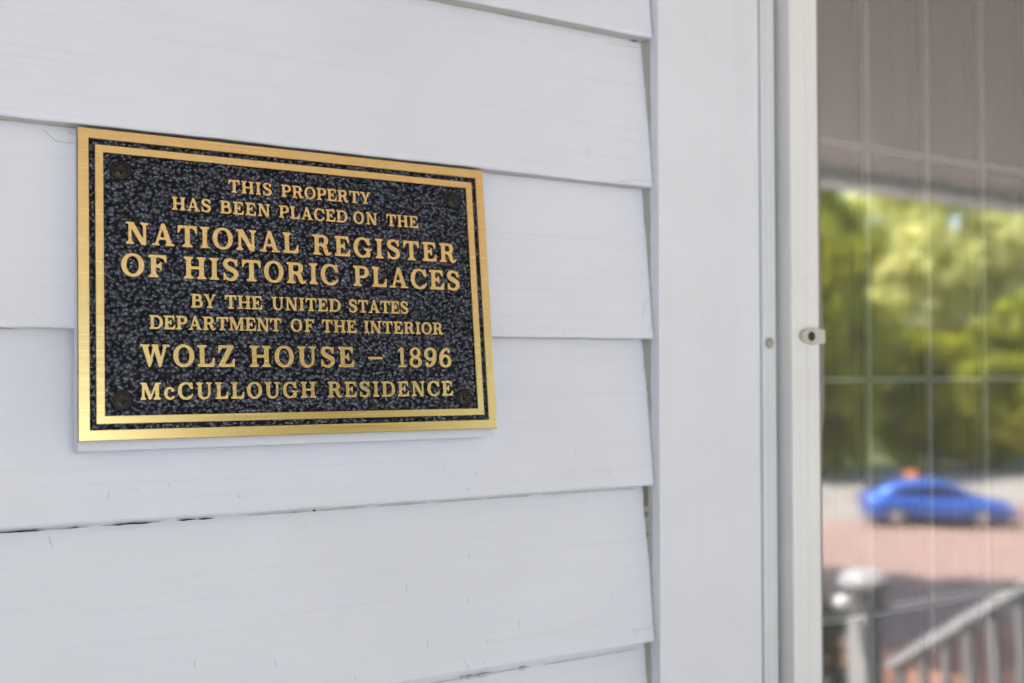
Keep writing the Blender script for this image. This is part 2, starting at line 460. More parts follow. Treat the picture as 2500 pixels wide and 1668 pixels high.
# walls, floors and roof behind the boards
M_wall = noisy("house_wall", (.74, .74, .75), (.78, .78, .79), 3)
b = MB()
b.box(HX0, HX0 + .2, .05, 7, -1.05, 9.6); b.box(HX1 - .2, HX1, .05, 7, -1.05, 9.6); b.box(HX0 + .2, HX1 - .2, 6.8, 7, -1.05, 9.6)
b.box(HX0 + .2, HX1 - .2, .05, .2, 2.40, 9.6)
b.box(HX0, HX1, -.02, .05, 2.40, 9.6)
b.box(HX0, HX1, .05, .2, -1.05, -.02)
b.build("wall", M_wall, house)
b = MB()
b.box(HX0 + .2, HX1 - .2, .04, 6.8, 0.0, .05); b.box(HX0 + .2, HX1 - .2, .04, 6.8, 2.6, 2.61)
b.box(HX0 + .21, WX0 + .02, .031, .045, .06, 2.59); b.box(WX1 - .02, HX1 - .21, .031, .045, .06, 2.59)
b.box(HX0 + .21, HX0 + .3, .3, 6.7, .06, 2.59); b.box(HX1 - .3, HX1 - .21, .3, 6.7, .06, 2.59); b.box(HX0 + .31, HX1 - .31, 2.6, 2.7, .06, 2.59)
b.build("interior_room", M_room, house)
M_shingle = noisy("roof_shingles", (.06, .055, .05), (.10, .09, .085), 6)
b = MB()
rz0, rz1 = 9.5, 13.2
b.add([(HX0 - .5, -.7, rz0), (HX1 + .5, -.7, rz0), (HX1 + .5, 3.5, rz1), (HX0 - .5, 3.5, rz1), (HX0 - .5, 7.7, rz0), (HX1 + .5, 7.7, rz0),
       (HX0 - .5, -.7, rz0 - .2), (HX1 + .5, -.7, rz0 - .2), (HX1 + .5, 7.7, rz0 - .2), (HX0 - .5, 7.7, rz0 - .2)],
      [(0, 1, 2, 3), (3, 2, 5, 4), (0, 3, 4, 9, 6), (1, 7, 8, 5, 2), (0, 6, 7, 1), (4, 5, 8, 9), (6, 9, 8, 7)])
b.build("roof", M_shingle, house)

# porch
PD = 2.1
M_porch = paint("porch_paint", (.57, .52, .485), (3, 120, 3), .0003)
M_deck = paint("deck_paint", (.06, .07, .10), (3, 60, 3), .0004)
M_beam = paint("beam_paint", (.84, .82, .81), (3, 60, 3), .0003)
M_trim = paint("porch_trim_paint", (.76, .75, .73), (3, 60, 3), .0003)
b = MB()
for i in range(16):
    y1 = -.03 - i * .13
    b.box(HX0, HX1, y1 - .1285, y1, -.035, 0)
b.build("porch_floor", M_deck, house)
b = MB()
b.box(HX0, HX1, -PD - .12, -PD - .08, -.30, -.045); 
for x in np.arange(HX0, HX1, .09): b.box(x, x + .07, -PD - .06, -PD - .04, -1.0, -.32)
b.build("porch_skirt", M_trim, house)
b = MB()
for i in range(25):
    y1 = -.001 - i * .083
    b.box(HX0, HX1, y1 - .081, y1, 2.368, 2.393)
b.build("porch_ceiling", M_porch, house)
b = MB(); b.box(HX0, HX1, -PD - .10, -PD + .05, 2.322, 2.39, 0, .006); b.box(HX0, HX1, -PD - .13, -PD - .1, 2.33, 2.41, 0, .004)
b.build("porch_beam", M_beam, house)
b = MB(); b.box(HX0 - .1, HX1 + .1, -PD - .2, -.03, 2.42, 2.51)
b.build("porch_roof", M_shingle, house)
for x in (-3.6, -.95, 6.6):
    b = MB(); b.lathe([(.085, 0), (.085, .12), (.055, .16), (.06, .5), (.07, 1.2), (.055, 1.9), (.085, 1.96), (.085, 2.322)], (x, -PD - .02, 0), 20)
    b.build("porch_post", M_trim, house, True)
b = MB()
SX0, SX1 = 4.42, 6.0
for i in range(6):
    b.box(SX0, SX1, -PD - .12 - .29 * (i + 1), -PD - .12 - .29 * i, -.19 * (i + 1) - .04, -.19 * (i + 1))
    b.box(SX0, SX1, -PD - .14 - .29 * i, -PD - .122 - .29 * i, -.19 * (i + 1), -.19 * i - .001)
b.build("porch_steps", M_deck, house)

# ------------------------------------------------------------------ storm window
b = MB()
b.box(.5648, .6850, -.007, .02, HZ + WZ0, HZ + WZ1, 0, .0012)
b.box(1.385, 1.503, -.007, .02, HZ + WZ0, HZ + WZ1, 0, .0012)
b.box(.6853, 1.3847, -.007, .02, HZ + .645, HZ + WZ1, 0, .0012)
b.box(.6853, 1.3847, -.007, .02, HZ + WZ0, HZ - .815, 0, .0012)
for x, z, r in ((.6183, .3067, .0009), (.612, -.11, .0004), (.601, -.30, .0005)):
    b.add([(x + r * math.cos(q * 1.047) * .7, -.0073, HZ + z + r * math.sin(q * 1.047)) for q in range(6)], [tuple(range(6))], 1)
b.build("window_casing", [M_casing, M_crack_shade], house)
window = MB()
prof = [(.6856, .004), (.6856, -.0088), (.6860, -.0092), (.6905, -.0092), (.6909, -.0087), (.6915, -.0087), (.6919, -.0092), (.6970, -.0092), (.6973, -.0088),
        (.6979, -.0088), (.6982, -.0092), (.7020, -.0092), (.7034, -.0085), (.7052, -.0060), (.7058, -.0020), (.7058, .004)]
window.extrude_z(prof, HZ - .80, HZ + .63)
window.extrude_z([(2.07 - x, y) for x, y in prof][::-1], HZ - .80, HZ + .63)
window.box(.7060, 1.364, -.0090, .004, HZ + .595, HZ + .63); window.box(.7060, 1.364, -.0090, .004, HZ - .80, HZ - .765)
wn = window.build("storm_window", [M_strip], house)
fprof = [(.7105, .003), (.7105, -.0212), (.7113, -.0220), (.7296, -.0220), (.7299, -.0214), (.7308, -.0214), (.7311, -.0220), (.7464, -.0220), (.7472, -.0212), (.7472, -.0040), (.7440, -.003), (.7440, .003)]
b = MB()
b.extrude_z(fprof, HZ - .76, HZ + .59)
b.extrude_z([(2.07 - x, y) for x, y in fprof][::-1], HZ - .76, HZ + .59)
b.box(.7475, 1.3225, -.0215, .003, HZ + .554, HZ + .59, 0, .0006); b.box(.7475, 1.3225, -.0215, .003, HZ - .76, HZ - .724, 0, .0006)
for x, z, r in ((.7205, .193, .0006), (.7262, -.128, .0006), (.728, -.20, .0003), (.738, -.31, .0003)):
    b.add([(x + r * math.cos(q * 1.047) * .7, -.0223, HZ + z + r * .7 * math.sin(q * 1.047)) for q in range(6)], [tuple(range(6))], 1)
b.build("sash_frame", [M_alu, M_crack_shade], wn)
# wavy rubber spline
b = MB(); v = []
keyz = [-.8, -.3, -.10, -.062, -.035, .03, .1, .2, .33, .42, .73]; keyx = [.7625, .7622, .7622, .7628, .7665, .7662, .7632, .7628, .7652, .7668, .766]
zs = np.arange(-.723, .553, .006)
for z in zs:
    x = np.interp(z, keyz, keyx)
    for dx, y in ((-.0145, -.0035), (-.0120, -.0098), (-.004, -.0112), (-.001, -.0104), (0, -.0084)): v.append((x + dx, y, HZ + z))
b.add(v, [(i * 5 + j, (i + 1) * 5 + j, (i + 1) * 5 + j + 1, i * 5 + j + 1) for i in range(len(zs) - 1) for j in range(4)])
b.build("rubber_spline", M_rubber, wn, True)
b = MB(); b.add([(.7478, -.008, HZ - .7236), (1.322, -.008, HZ - .7236), (1.322, -.008, HZ + .5536), (.7478, -.008, HZ + .5536)], [(0, 1, 2, 3)])
b.build("glass_pane", M_glass, wn)
b = MB()
for i in range(6):
    x = .8432 + .0934 * i
    b.box(x - .0041, x + .0041, .0012, .0075, HZ - .745, HZ + .605, 0, .0009)
for i in range(1, 6):
    z = -.0092 + .2404 * (i - 3)
    for k in range(7):
        x0 = .745 if k == 0 else .8432 + .0934 * (k - 1) + .0042; x1 = .8432 + .0934 * k - .0042 if k < 6 else 1.40
        b.box(x0, x1, .0018, .0070, HZ + z - .0040, HZ + z + .0040, 0, .0007)
b.build("grille", M_came, wn)
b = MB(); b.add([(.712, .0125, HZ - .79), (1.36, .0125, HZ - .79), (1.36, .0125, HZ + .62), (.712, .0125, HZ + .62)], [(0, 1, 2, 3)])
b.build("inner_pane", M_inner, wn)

def screw_head(mb, c, r, dome, cross, rings=14, seg=48, m=0):
    """domed head with a pressed cross recess, facing -Y"""
    v = [(c[0], c[1] - dome + dome * .75, c[2])]
    arm = r * .13; ln = r * .52
    for i in range(1, rings + 1):
        q = r * i / rings
        for j in range(seg):
            a = 2 * math.pi * j / seg + .5
            x, z = q * math.cos(a), q * math.sin(a)
            x2, z2 = q * math.cos(a - .5 + .35), q * math.sin(a - .5 + .35)
            h = dome * math.sqrt(max(0, 1 - (q / r) ** 2 * .97))
            if (abs(x2) < arm and abs(z2) < ln) or (abs(z2) < arm and abs(x2) < ln): h -= cross * (1 - q / (ln * 1.4))
            v.append((c[0] + x, c[1] - h, c[2] + z))
    f = [(0, 1 + j, 1 + (j + 1) % seg) for j in range(seg)]
    for i in range(rings - 1):
        for j in range(seg):
            f.append((1 + i * seg + j, 1 + i * seg + (j + 1) % seg, 1 + (i + 1) * seg + (j + 1) % seg, 1 + (i + 1) * seg + j))
    mb.add(v, f, m)
    return mb
b = MB(); screw_head(b, (.6940, -.0092, HZ + .0260), .0050, .0036, .0026)
b.build("screw", M_steel, wn, True)
b = MB()
pl = [(.7505, .0392), (.7505, .0262), (.7360, .0248), (.7255, .0268), (.7205, .0300), (.7200, .0355), (.7245, .0388), (.7330, .0402)]
bm = bmesh.new()
f = bm.faces.new([bm.verts.new((x, -.0222, HZ + z)) for x, z in pl])
ex = bmesh.ops.extrude_face_region(bm, geom=[f])
for q in ex["geom"]:
    if isinstance(q, bmesh.types.BMVert): q.co.y -= .0046
bmesh.ops.bevel(bm, geom=[e for e in bm.edges if all(abs(q.co.y + .0268) < 1e-5 for q in e.verts)], offset=.0008, segments=2, affect='EDGES')
b.bm(bm)
clip = b.build("window_clip", M_nylon, wn)
b = MB()
b.lathe([(.0046, -.0268), (.0046, -.02705), (.0040, -.02700), (.0034, -.0269), (.001, -.0268)], (.7315, 0, HZ + .0326), 20, 0, 'Y')
b.build("clip_screw", M_hole, clip)

# ------------------------------------------------------------------ bronze plaque
PW, PH = .3048, .2087
TILT = R(6.853)
X0, YT, ZT = .0848, -.002, .1620
ux = (0, math.sin(TILT), math.cos(TILT))
plaque = tag(empty("plaque", (X0 + PW / 2, YT - PH * math.sin(TILT), CZ + ZT - PH * math.cos(TILT)), (-TILT, 0, 0)),
             "cast bronze plaque with raised gold lettering on hammered black, screwed to the clapboards", "plaque")
def U(u): return (u - 152.4) / 1000
def V(v): return (208.7 - v) / 1000
FD = .0024
b = MB(); b.box(U(.25), U(304.55), FD, .0085, V(208.45), V(.25), 0)
# field sheet with soft irregular undulation so the casting is not dead flat
nx, nz = 780, 534
gx = np.linspace(U(1), U(303.8), nx); gzz = np.linspace(V(207.7), V(1), nz)
def soft(a, sg):
    k = np.exp(-.5 * (np.arange(-int(3 * sg) - 1, int(3 * sg) + 2) / sg) ** 2); k /= k.sum()
    a = np.apply_along_axis(lambda q: np.convolve(q, k, 'same'), 0, a)
    a = np.apply_along_axis(lambda q: np.convolve(q, k, 'same'), 1, a)
    return a / a.std()
h1 = soft(nrg.normal(size=(nz, nx)), 2.0); h2 = soft(nrg.normal(size=(nz, nx)), 6.0)
cell = .0027                              # pebbles struck at random, about 2.7 mm apart
ci, cj = int(.31 / cell) + 4, int(.215 / cell) + 4
px_ = (np.arange(ci)[None, :] + nrg.uniform(-.45, .45, (cj, ci))) * cell - .157; pz_ = (np.arange(cj)[:, None] + nrg.uniform(-.45, .45, (cj, ci))) * cell - .003
rad = nrg.uniform(.0012, .0022, (cj, ci)); hgt = nrg.uniform(.00045, .00115, (cj, ci))
GX, GZ = np.meshgrid(gx, gzz); GX = GX + soft(nrg.normal(size=(nz, nx)), 2.5) * .00022
ii = np.clip(np.round((GX + .157) / cell).astype(int), 1, ci - 2); jj = np.clip(np.round((GZ + .003) / cell).astype(int), 1, cj - 2)
dome = np.zeros((nz, nx))
for dj in (-1, 0, 1):
    for di in (-1, 0, 1):
        a, c = jj + dj, ii + di
        d2 = ((GX - px_[a, c]) ** 2 + (GZ - pz_[a, c]) ** 2) / rad[a, c] ** 2
        dome = np.maximum(dome, hgt[a, c] * np.clip(1 - d2, 0, 1) ** .8)
SCREWS = ((27.0, 27.0), (277.9, 26.8), (26.8, 182.6), (278.2, 184.0))
for u, v in SCREWS: dome *= np.clip((np.hypot(GX - U(u), GZ - V(v)) - .0062) / .0012, 0, 1)      # spot-faced flat around each screw
hh = -(dome + h1 * .00006 + h2 * .00005)
hh += .0004
v = [(gx[i], FD - .0008 + hh[j, i], gzz[j]) for j in range(nz) for i in range(nx)]
f = [(j * nx + i, j * nx + i + 1, (j + 1) * nx + i + 1, (j + 1) * nx + i) for j in range(nz - 1) for i in range(nx - 1)]
b.add(v, f, 1)
glint_mask = np.clip(dome / .0009 + h1 * .10, 0, 1)
pb = b.build("plate", [M_side, M_field], plaque)
at = pb.data.attributes.new("glint_mask", 'FLOAT', 'POINT')
at.data.foreach_set("value", np.concatenate([np.zeros(8), glint_mask.ravel()]).astype(np.float32))
for p in pb.data.polygons: p.use_smooth = p.material_index == 1

def frame_ring(name, a, w):
    """raised rail a..a+w millimetres in from the edge, softly rounded arrises, dark painted flanks"""
    b = MB(); e = .35
    loops = [(a, FD + (.0005 if a < 1 else 0)), (a + .05, .0004), (a + e, 0.0), (a + w - e, 0.0), (a + w - .05, .0004), (a + w, FD)]
    v = []
    for d, y in loops:
        v += [(U(d), y, V(d)), (U(304.8 - d), y, V(d)), (U(304.8 - d), y, V(208.7 - d)), (U(d), y, V(208.7 - d))]
    for k in range(len(loops) - 1):
        b.add([v[k * 4 + i] for i in range(4)] + [v[k * 4 + 4 + i] for i in range(4)], [(i, (i + 1) % 4, 4 + (i + 1) % 4, 4 + i) for i in range(4)], 0 if 1 <= k <= 3 else 1)
    return b.build(name, [M_gold, M_side], plaque)
frame_ring("outer_border", 0, 7.1)
frame_ring("inner_border", 10.6, 5.6)

# ---- lettering: slab-serif glyphs drawn as filled shapes, softened like a casting, traced and extruded
GR = 110; PADC = .30
class Glyph:
    def __init__(self, w):
        self.w = w
        nx = int((w + 2 * PADC) * GR); ny = int((1 + 2 * PADC) * GR)
        self.X, self.Y = np.meshgrid((np.arange(nx) + .5) / GR - PADC, (np.arange(ny) + .5) / GR - PADC)
        self.a = np.zeros((ny, nx), bool)
    def put(self, m): self.a |= m; return self
    def cut(self, m): self.a &= ~m; return self
    def rect(self, x0, y0, x1, y1): return (self.X >= x0) & (self.X <= x1) & (self.Y >= y0) & (self.Y <= y1)
    def poly(self, *pts):
        r = np.zeros_like(self.a); n = len(pts)
        for i in range(n):
            (xa, ya), (xb, yb) = pts[i], pts[(i + 1) % n]
            if ya == yb: continue
            c = ((ya > self.Y) != (yb > self.Y)) & (self.X < (xb - xa) * (self.Y - ya) / (yb - ya) + xa)
            r ^= c
        return r
    def ell(self, cx, cy, rx, ry): return ((self.X - cx) / rx) ** 2 + ((self.Y - cy) / ry) ** 2 <= 1
    def sell(self, cx, cy, rx, ry, n=2.4): return np.abs((self.X - cx) / rx) ** n + np.abs((self.Y - cy) / ry) ** n <= 1
    def stroke(self, pts):
        """pts: (x, y, half width), Catmull-Rom smoothed"""
        P = np.array([pts[0]] + list(pts) + [pts[-1]], float); q = []
        for i in range(1, len(P) - 2):
            for t in np.linspace(0, 1, 9)[:-1]:
                q.append(.5 * ((2 * P[i]) + (-P[i - 1] + P[i + 1]) * t + (2 * P[i - 1] - 5 * P[i] + 4 * P[i + 1] - P[i + 2]) * t * t + (-P[i - 1] + 3 * P[i] - 3 * P[i + 1] + P[i + 2]) * t ** 3))
        q.append(P[-2]); r = np.zeros_like(self.a)
        for (xa, ya, wa), (xb, yb, wb) in zip(q, q[1:]):
            dx, dy = xb - xa, yb - ya; l2 = dx * dx + dy * dy + 1e-9
            t = np.clip(((self.X - xa) * dx + (self.Y - ya) * dy) / l2, 0, 1)
            r |= np.hypot(self.X - xa - t * dx, self.Y - ya - t * dy) <= wa + (wb - wa) * t
        return r
    def serif(self, x0, x1, y, up, e=.105, h=.085, k=.07):
        """slab under (up=1) or over (up=-1) the stem x0..x1, with small brackets"""
        if up > 0:
            self.put(self.rect(x0 - e, 0, x1 + e, h)).put(self.poly((x0 - k, h * .9), (x0, h * .9), (x0, h + k))).put(self.poly((x1 + k, h * .9), (x1, h * .9), (x1, h + k)))
        else:
            self.put(self.rect(x0 - e, 1 - h, x1 + e, 1)).put(self.poly((x0 - k, 1 - h * .9), (x0, 1 - h * .9), (x0, 1 - h - k))).put(self.poly((x1 + k, 1 - h * .9), (x1, 1 - h * .9), (x1, 1 - h - k)))
    def stem(self, x0, s, top=True, bot=True, e=.105):
        self.put(self.rect(x0, 0, x0 + s, 1))
        if bot: self.serif(x0, x0 + s, 0, 1, e)
        if top: self.serif(x0, x0 + s, 1, -1, e)
        return self
    def contours(self):
        f = self.a.astype(float)
        sg = .020 * GR; k = np.exp(-.5 * (np.arange(-9, 10) / sg) ** 2); k /= k.sum()
        f = np.apply_along_axis(lambda r: np.convolve(r, k, 'same'), 0, f)
        f = np.apply_along_axis(lambda r: np.convolve(r, k, 'same'), 1, f)
        return trace(f - .5, self.w)

def trace(f, w):
    ny, nx = f.shape; seg = {}
    s = f > 0
    idx = s[:-1, :-1] * 1 + s[:-1, 1:] * 2 + s[1:, 1:] * 4 + s[1:, :-1] * 8
    T = {1: [(3, 0)], 2: [(0, 1)], 3: [(3, 1)], 4: [(1, 2)], 5: [(3, 0), (1, 2)], 6: [(0, 2)], 7: [(3, 2)], 8: [(2, 3)], 9: [(2, 0)], 10: [(0, 1), (2, 3)], 11: [(2, 1)], 12: [(1, 3)], 13: [(1, 0)], 14: [(0, 3)]}
    def key(j, i, e): return (j, i, 0) if e == 0 else (j, i + 1, 1) if e == 1 else (j + 1, i, 0) if e == 2 else (j, i, 1)
    for j, i in zip(*np.nonzero((idx > 0) & (idx < 15))):
        for a, b in T[int(idx[j, i])]: seg[key(j, i, a)] = key(j, i, b)
    def pt(k):
        j, i, d = k
        if d == 0: t = f[j, i] / (f[j, i] - f[j, i + 1]); return ((i + t + .5) / GR - PADC, (j + .5) / GR - PADC)
        t = f[j, i] / (f[j, i] - f[j + 1, i]); return ((i + .5) / GR - PADC, (j + t + .5) / GR - PADC)
    out = []
    while seg:
        k0 = next(iter(seg)); k = k0; loop = []
        while k in seg:
            n = seg.pop(k); loop.append(pt(k)); k = n
        if len(loop) > 8: out.append(simplify(loop, .0022))
    return out

def simplify(p, tol):
    p = np.array(p); n = len(p); h = n // 2
    def rdp(a, b):
        if b - a < 2: return [a]
        d = p[b % n] - p[a]; l = np.hypot(*d) + 1e-9
        q = p[a + 1:b] - p[a]; dist = np.abs(q[:, 0] * d[1] - q[:, 1] * d[0]) / l
        i = int(dist.argmax())
        if dist[i] < tol: return [a]
        return rdp(a, a + 1 + i) + rdp(a + 1 + i, b)
    ids = rdp(0, h) + rdp(h, n)
    return [tuple(p[i]) for i in ids]

s, t_ = .205, .125       # stem and hairline
def bowl(g, x0, y0, x1, y1, s=s, th=.115, n=2.3):
    cy = (y0 + y1) / 2; ry = (y1 - y0) / 2; rx = min((x1 - x0) * .62, ry * 1.15); cx = x1 - rx
    o = (g.rect(x0, y0, cx, y1) | (g.sell(cx, cy, rx, ry, n) & (g.X >= cx)))
    i = (g.rect(x0, y0 + th, cx, y1 - th) | (g.sell(cx, cy, rx - s, ry - th, n) & (g.X >= cx)))
    g.put(o & ~i)
def mk(ch):
    if ch == 'I': g = Glyph(.42); g.stem(.107, s)
    elif ch == 'H':
        g = Glyph(.98); g.stem(.10, s); g.stem(.675, s); g.put(g.rect(.2, .445, .8, .56))
    elif ch == 'T':
        g = Glyph(.86); g.stem(.33, s, top=False, e=.13); g.put(g.rect(.02, .885, .84, 1))
        g.put(g.poly((0, 1), (.0, .64), (.065, .64), (.10, .78), (.21, .90), (.21, 1))).put(g.poly((.86, 1), (.86, .64), (.795, .64), (.76, .78), (.65, .90), (.65, 1)))
    elif ch in 'EF':
        g = Glyph(.80 if ch == 'E' else .76); g.stem(.10, s, top=False, bot=ch == 'F'); g.put(g.rect(0, .885, .70, 1))
        g.put(g.poly((.74, 1), (.745, .66), (.685, .66), (.645, .80), (.52, .90), (.52, 1)))
        g.put(g.rect(.25, .45, .50, .56)).put(g.poly((.54, .31), (.54, .70), (.485, .70), (.45, .60), (.36, .56), (.36, .45), (.45, .41), (.485, .31)))
        if ch == 'E': g.put(g.rect(0, 0, .76, .115)).put(g.poly((.79, 0), (.80, .36), (.74, .36), (.69, .21), (.56, .10), (.56, 0)))
    elif ch == 'L':
        g = Glyph(.77); g.stem(.10, s, bot=False); g.put(g.rect(0, 0, .74, .115)).put(g.poly((.755, 0), (.77, .42), (.705, .42), (.66, .24), (.52, .10), (.52, 0)))
    elif ch == 'P':
        g = Glyph(.80); g.stem(.10, s, top=False); g.put(g.rect(0, .89, .4, 1)); bowl(g, .2, .40, .80, 1.0)
    elif ch == 'R':
        g = Glyph(.93); g.stem(.10, s, top=False); g.put(g.rect(0, .89, .4, 1)); bowl(g, .2, .45, .79, 1.0)
        g.put(g.stroke([(.45, .49, .07), (.58, .42, .10), (.645, .26, .105), (.69, .10, .095), (.78, .045, .06), (.87, .07, .045), (.905, .14, .035)]))
    elif ch == 'B':
        g = Glyph(.86); g.stem(.10, s, False, False); g.put(g.rect(0, .895, .4, 1)).put(g.rect(0, 0, .4, .105)); bowl(g, .2, .49, .78, 1.0); bowl(g, .2, 0, .86, .585)
    elif ch == 'D':
        g = Glyph(.94); g.stem(.10, s, False, False); g.put(g.rect(0, .89, .4, 1)).put(g.rect(0, 0, .4, .11)); bowl(g, .2, 0, .94, 1.0, .21, .115, 2.1)
    elif ch == 'O':
        g = Glyph(.93); g.put(g.sell(.465, .5, .465, .52, 2.1)).cut(g.sell(.465, .5, .255, .405, 2.05))
    elif ch in 'CG':
        g = Glyph(.88 if ch == 'C' else .97)
        g.put(g.sell(.455, .5, .455, .52, 2.1)).cut(g.sell(.475, .5, .265, .405, 2.05))
        if ch == 'C':
            g.cut(g.rect(.60, .30, 1, .64)).cut(g.poly((.6, .3), (1, .3), (1, .0), (.9, .08), (.70, .20)))
            g.put(g.stroke([(.50, .035, .055), (.66, .06, .055), (.78, .15, .045), (.84, .28, .035)])).put(g.poly((.77, 1.0), (.84, 1.0), (.85, .62), (.785, .62), (.72, .76), (.64, .90)))
        else:
            g.cut(g.rect(.62, .42, 1, .64)).put(g.poly((.77, 1.0), (.84, 1.0), (.85, .64), (.785, .64), (.72, .78), (.64, .90)))
            g.cut(g.rect(.86, -.1, 1.2, .4)).put(g.rect(.665, .02, .86, .44)).put(g.rect(.54, .36, .97, .45))
    elif ch == 'S':
        g = Glyph(.74)
        g.put(g.stroke([(.63, .72, .05), (.56, .89, .06), (.38, .965, .06), (.20, .905, .085), (.125, .75, .10), (.21, .61, .105), (.40, .51, .112), (.56, .42, .11), (.62, .27, .105), (.55, .11, .085), (.36, .035, .06), (.17, .10, .06), (.085, .28, .05)]))
        g.put(g.rect(.615, .66, .68, 1.0)).put(g.rect(.045, 0, .11, .36))
    elif ch == 'U':
        g = Glyph(.94); g.put(g.rect(.10, .33, .10 + s, 1)); g.serif(.10, .10 + s, 1, -1); g.put(g.rect(.70, .33, .70 + t_, 1)); g.serif(.70, .70 + t_, 1, -1, .115)
        g.put(g.sell(.4625, .36, .3625, .385, 2.2) & (g.Y <= .36)).cut(g.sell(.5025, .36, .1975, .265, 2.1) & (g.Y <= .3601)).cut(g.rect(.10 + s, .36, .70, .9))
    elif ch == 'N':
        g = Glyph(.97); g.stem(.115, t_, top=False); g.put(g.rect(0, .915, .24, 1)); g.put(g.rect(.735, 0, .735 + t_, 1)); g.serif(.735, .735 + t_, 1, -1, .11)
        g.put(g.poly((.07, 1), (.33, 1), (.86, 0.0), (.86, -.03), (.665, -.03)))
    elif ch == 'M':
        g = Glyph(1.16); g.stem(.11, t_, top=False); g.put(g.rect(0, .915, .3, 1)); g.stem(.85, s, top=False); g.put(g.rect(.85, .915, 1.16, 1))
        g.put(g.poly((.12, 1), (.34, 1), (.655, .12), (.58, 0), (.50, 0))).put(g.poly((.87, 1), (1.0, 1), (.60, 0), (.50, 0)))
    elif ch == 'W':
        g = Glyph(1.30); 
        g.put(g.poly((.08, 1), (.31, 1), (.52, .18), (.44, -.02), (.37, -.02))).put(g.poly((.585, 1), (.70, 1), (.45, -.02), (.37, -.02), (.40, .1)))
        g.put(g.poly((.54, 1), (.76, 1), (.965, .18), (.89, -.02), (.82, -.02))).put(g.poly((1.05, 1), (1.17, 1), (.91, -.02), (.82, -.02), (.85, .1)))
        g.put(g.rect(0, .915, .42, 1)).put(g.rect(.50, .915, .80, 1)).put(g.rect(.97, .915, 1.30, 1))
    elif ch == 'A':
        g = Glyph(.98); g.put(g.poly((.43, 1.02), (.54, 1.02), (.235, 0), (.115, 0))).put(g.poly((.39, 1.02), (.56, 1.02), (.90, 0), (.67, 0)))
        g.put(g.rect(.25, .27, .72, .375)).put(g.rect(0, 0, .34, .085)).put(g.rect(.57, 0, .98, .085))
    elif ch == 'Y':
        g = Glyph(.92); g.put(g.rect(.36, 0, .36 + s, .48)); g.serif(.36, .36 + s, 0, 1, .12)
        g.put(g.poly((.07, 1), (.31, 1), (.53, .44), (.36, .40))).put(g.poly((.71, 1), (.85, 1), (.56, .40), (.46, .44))).put(g.rect(0, .915, .40, 1)).put(g.rect(.62, .915, .92, 1))
    elif ch == 'Z':
        g = Glyph(.78); g.put(g.rect(.05, .885, .74, 1)).put(g.rect(.03, 0, .75, .115)).put(g.poly((.50, .95), (.75, .95), (.28, .05), (.02, .05)))
        g.put(g.poly((.04, 1), (.03, .64), (.09, .64), (.13, .78), (.24, .90), (.24, 1))).put(g.poly((.77, 0), (.78, .38), (.72, .38), (.67, .22), (.55, .10), (.55, 0)))
    elif ch == 'c':
        g = Glyph(.60); g.put(g.sell(.32, .36, .32, .37, 2.1)).cut(g.sell(.35, .36, .165, .27, 2)).cut(g.rect(.40, .22, 1, .50)).put(g.ell(.49, .55, .10, .10))
        g.cut(g.poly((.4, .24), (.8, .24), (.8, -.1), (.62, .1))).put(g.stroke([(.36, .035, .045), (.48, .06, .045), (.56, .16, .038)]))
    elif ch == '1':
        g = Glyph(.50); g.put(g.rect(.16, 0, .16 + .19, 1.0)); g.put(g.rect(.02, 0, .49, .085)).put(g.poly((.02, .80), (.03, .88), (.16, .93), (.20, 1.0), (.30, 1), (.30, .84)))
    elif ch == '8':
        g = Glyph(.70); g.put(g.sell(.35, .745, .295, .275, 2.1)).put(g.sell(.35, .265, .345, .285, 2.1)).cut(g.ell(.35, .755, .135, .165)).cut(g.ell(.35, .265, .165, .175))
    elif ch in '96':
        g = Glyph(.70)
        o = g.sell(.345, .32, .345, .34, 2.1); i = g.ell(.35, .315, .16, .215)
        g.put(o & ~i).put(g.stroke([(.105, .36, .095), (.12, .60, .10), (.24, .83, .085), (.42, .945, .06), (.55, .93, .055)])).put(g.ell(.56, .83, .09, .095)).cut(i)
        if ch == '9': g.a = g.a[::-1, ::-1].copy()
    else: g = Glyph(.40); g.put(g.rect(0, .40, .40, .515))
    return g
GC = {}
def glyph(ch):
    if ch not in GC: g = mk(ch); GC[ch] = (g.w, g.contours())
    return GC[ch]

LINES = [  # words with their left and right ends, cap line and base line, in millimetres on the plaque
    ("THIS PROPERTY", 26.9, 36.0, [("THIS", 99.1, 130.2), ("PROPERTY", 137.1, 206.4)]),
    ("HAS BEEN PLACED ON THE", 42.6, 51.8, [("HAS", 60.1, 86.5), ("BEEN", 92.8, 128.4), ("PLACED", 135.0, 187.2), ("ON", 191.9, 211.0), ("THE", 218.6, 245.0)]),
    ("NATIONAL REGISTER", 62.5, 77.5, [("NATIONAL", 29.8, 148.7), ("REGISTER", 159.5, 276.3)]),
    ("OF HISTORIC PLACES", 84.3, 99.6, [("OF", 26.7, 56.1), ("HISTORIC", 67.3, 178.3), ("PLACES", 190.2, 278.6)]),
    ("BY THE UNITED STATES", 110.2, 119.6, [("BY", 71.7, 88.6), ("THE", 94.7, 120.9), ("UNITED", 127.7, 179.2), ("STATES", 185.5, 233.5)]),
    ("DEPARTMENT OF THE INTERIOR", 125.8, 135.0, [("DEPARTMENT", 44.2, 134.1), ("OF", 141.0, 158.4), ("THE", 164.4, 190.8), ("INTERIOR", 196.8, 261.9)]),
    ("WOLZ HOUSE - 1896", 145.6, 160.4, [("WOLZ", 37.9, 100.5), ("HOUSE", 111.2, 188.1), ("-", 199.2, 210.7), ("1896", 222.7, 267.8)]),
    ("McCULLOUGH RESIDENCE", 171.2, 182.4, [("McCULLOUGH", 37.8, 158.1), ("RESIDENCE", 167.1, 267.6)])]
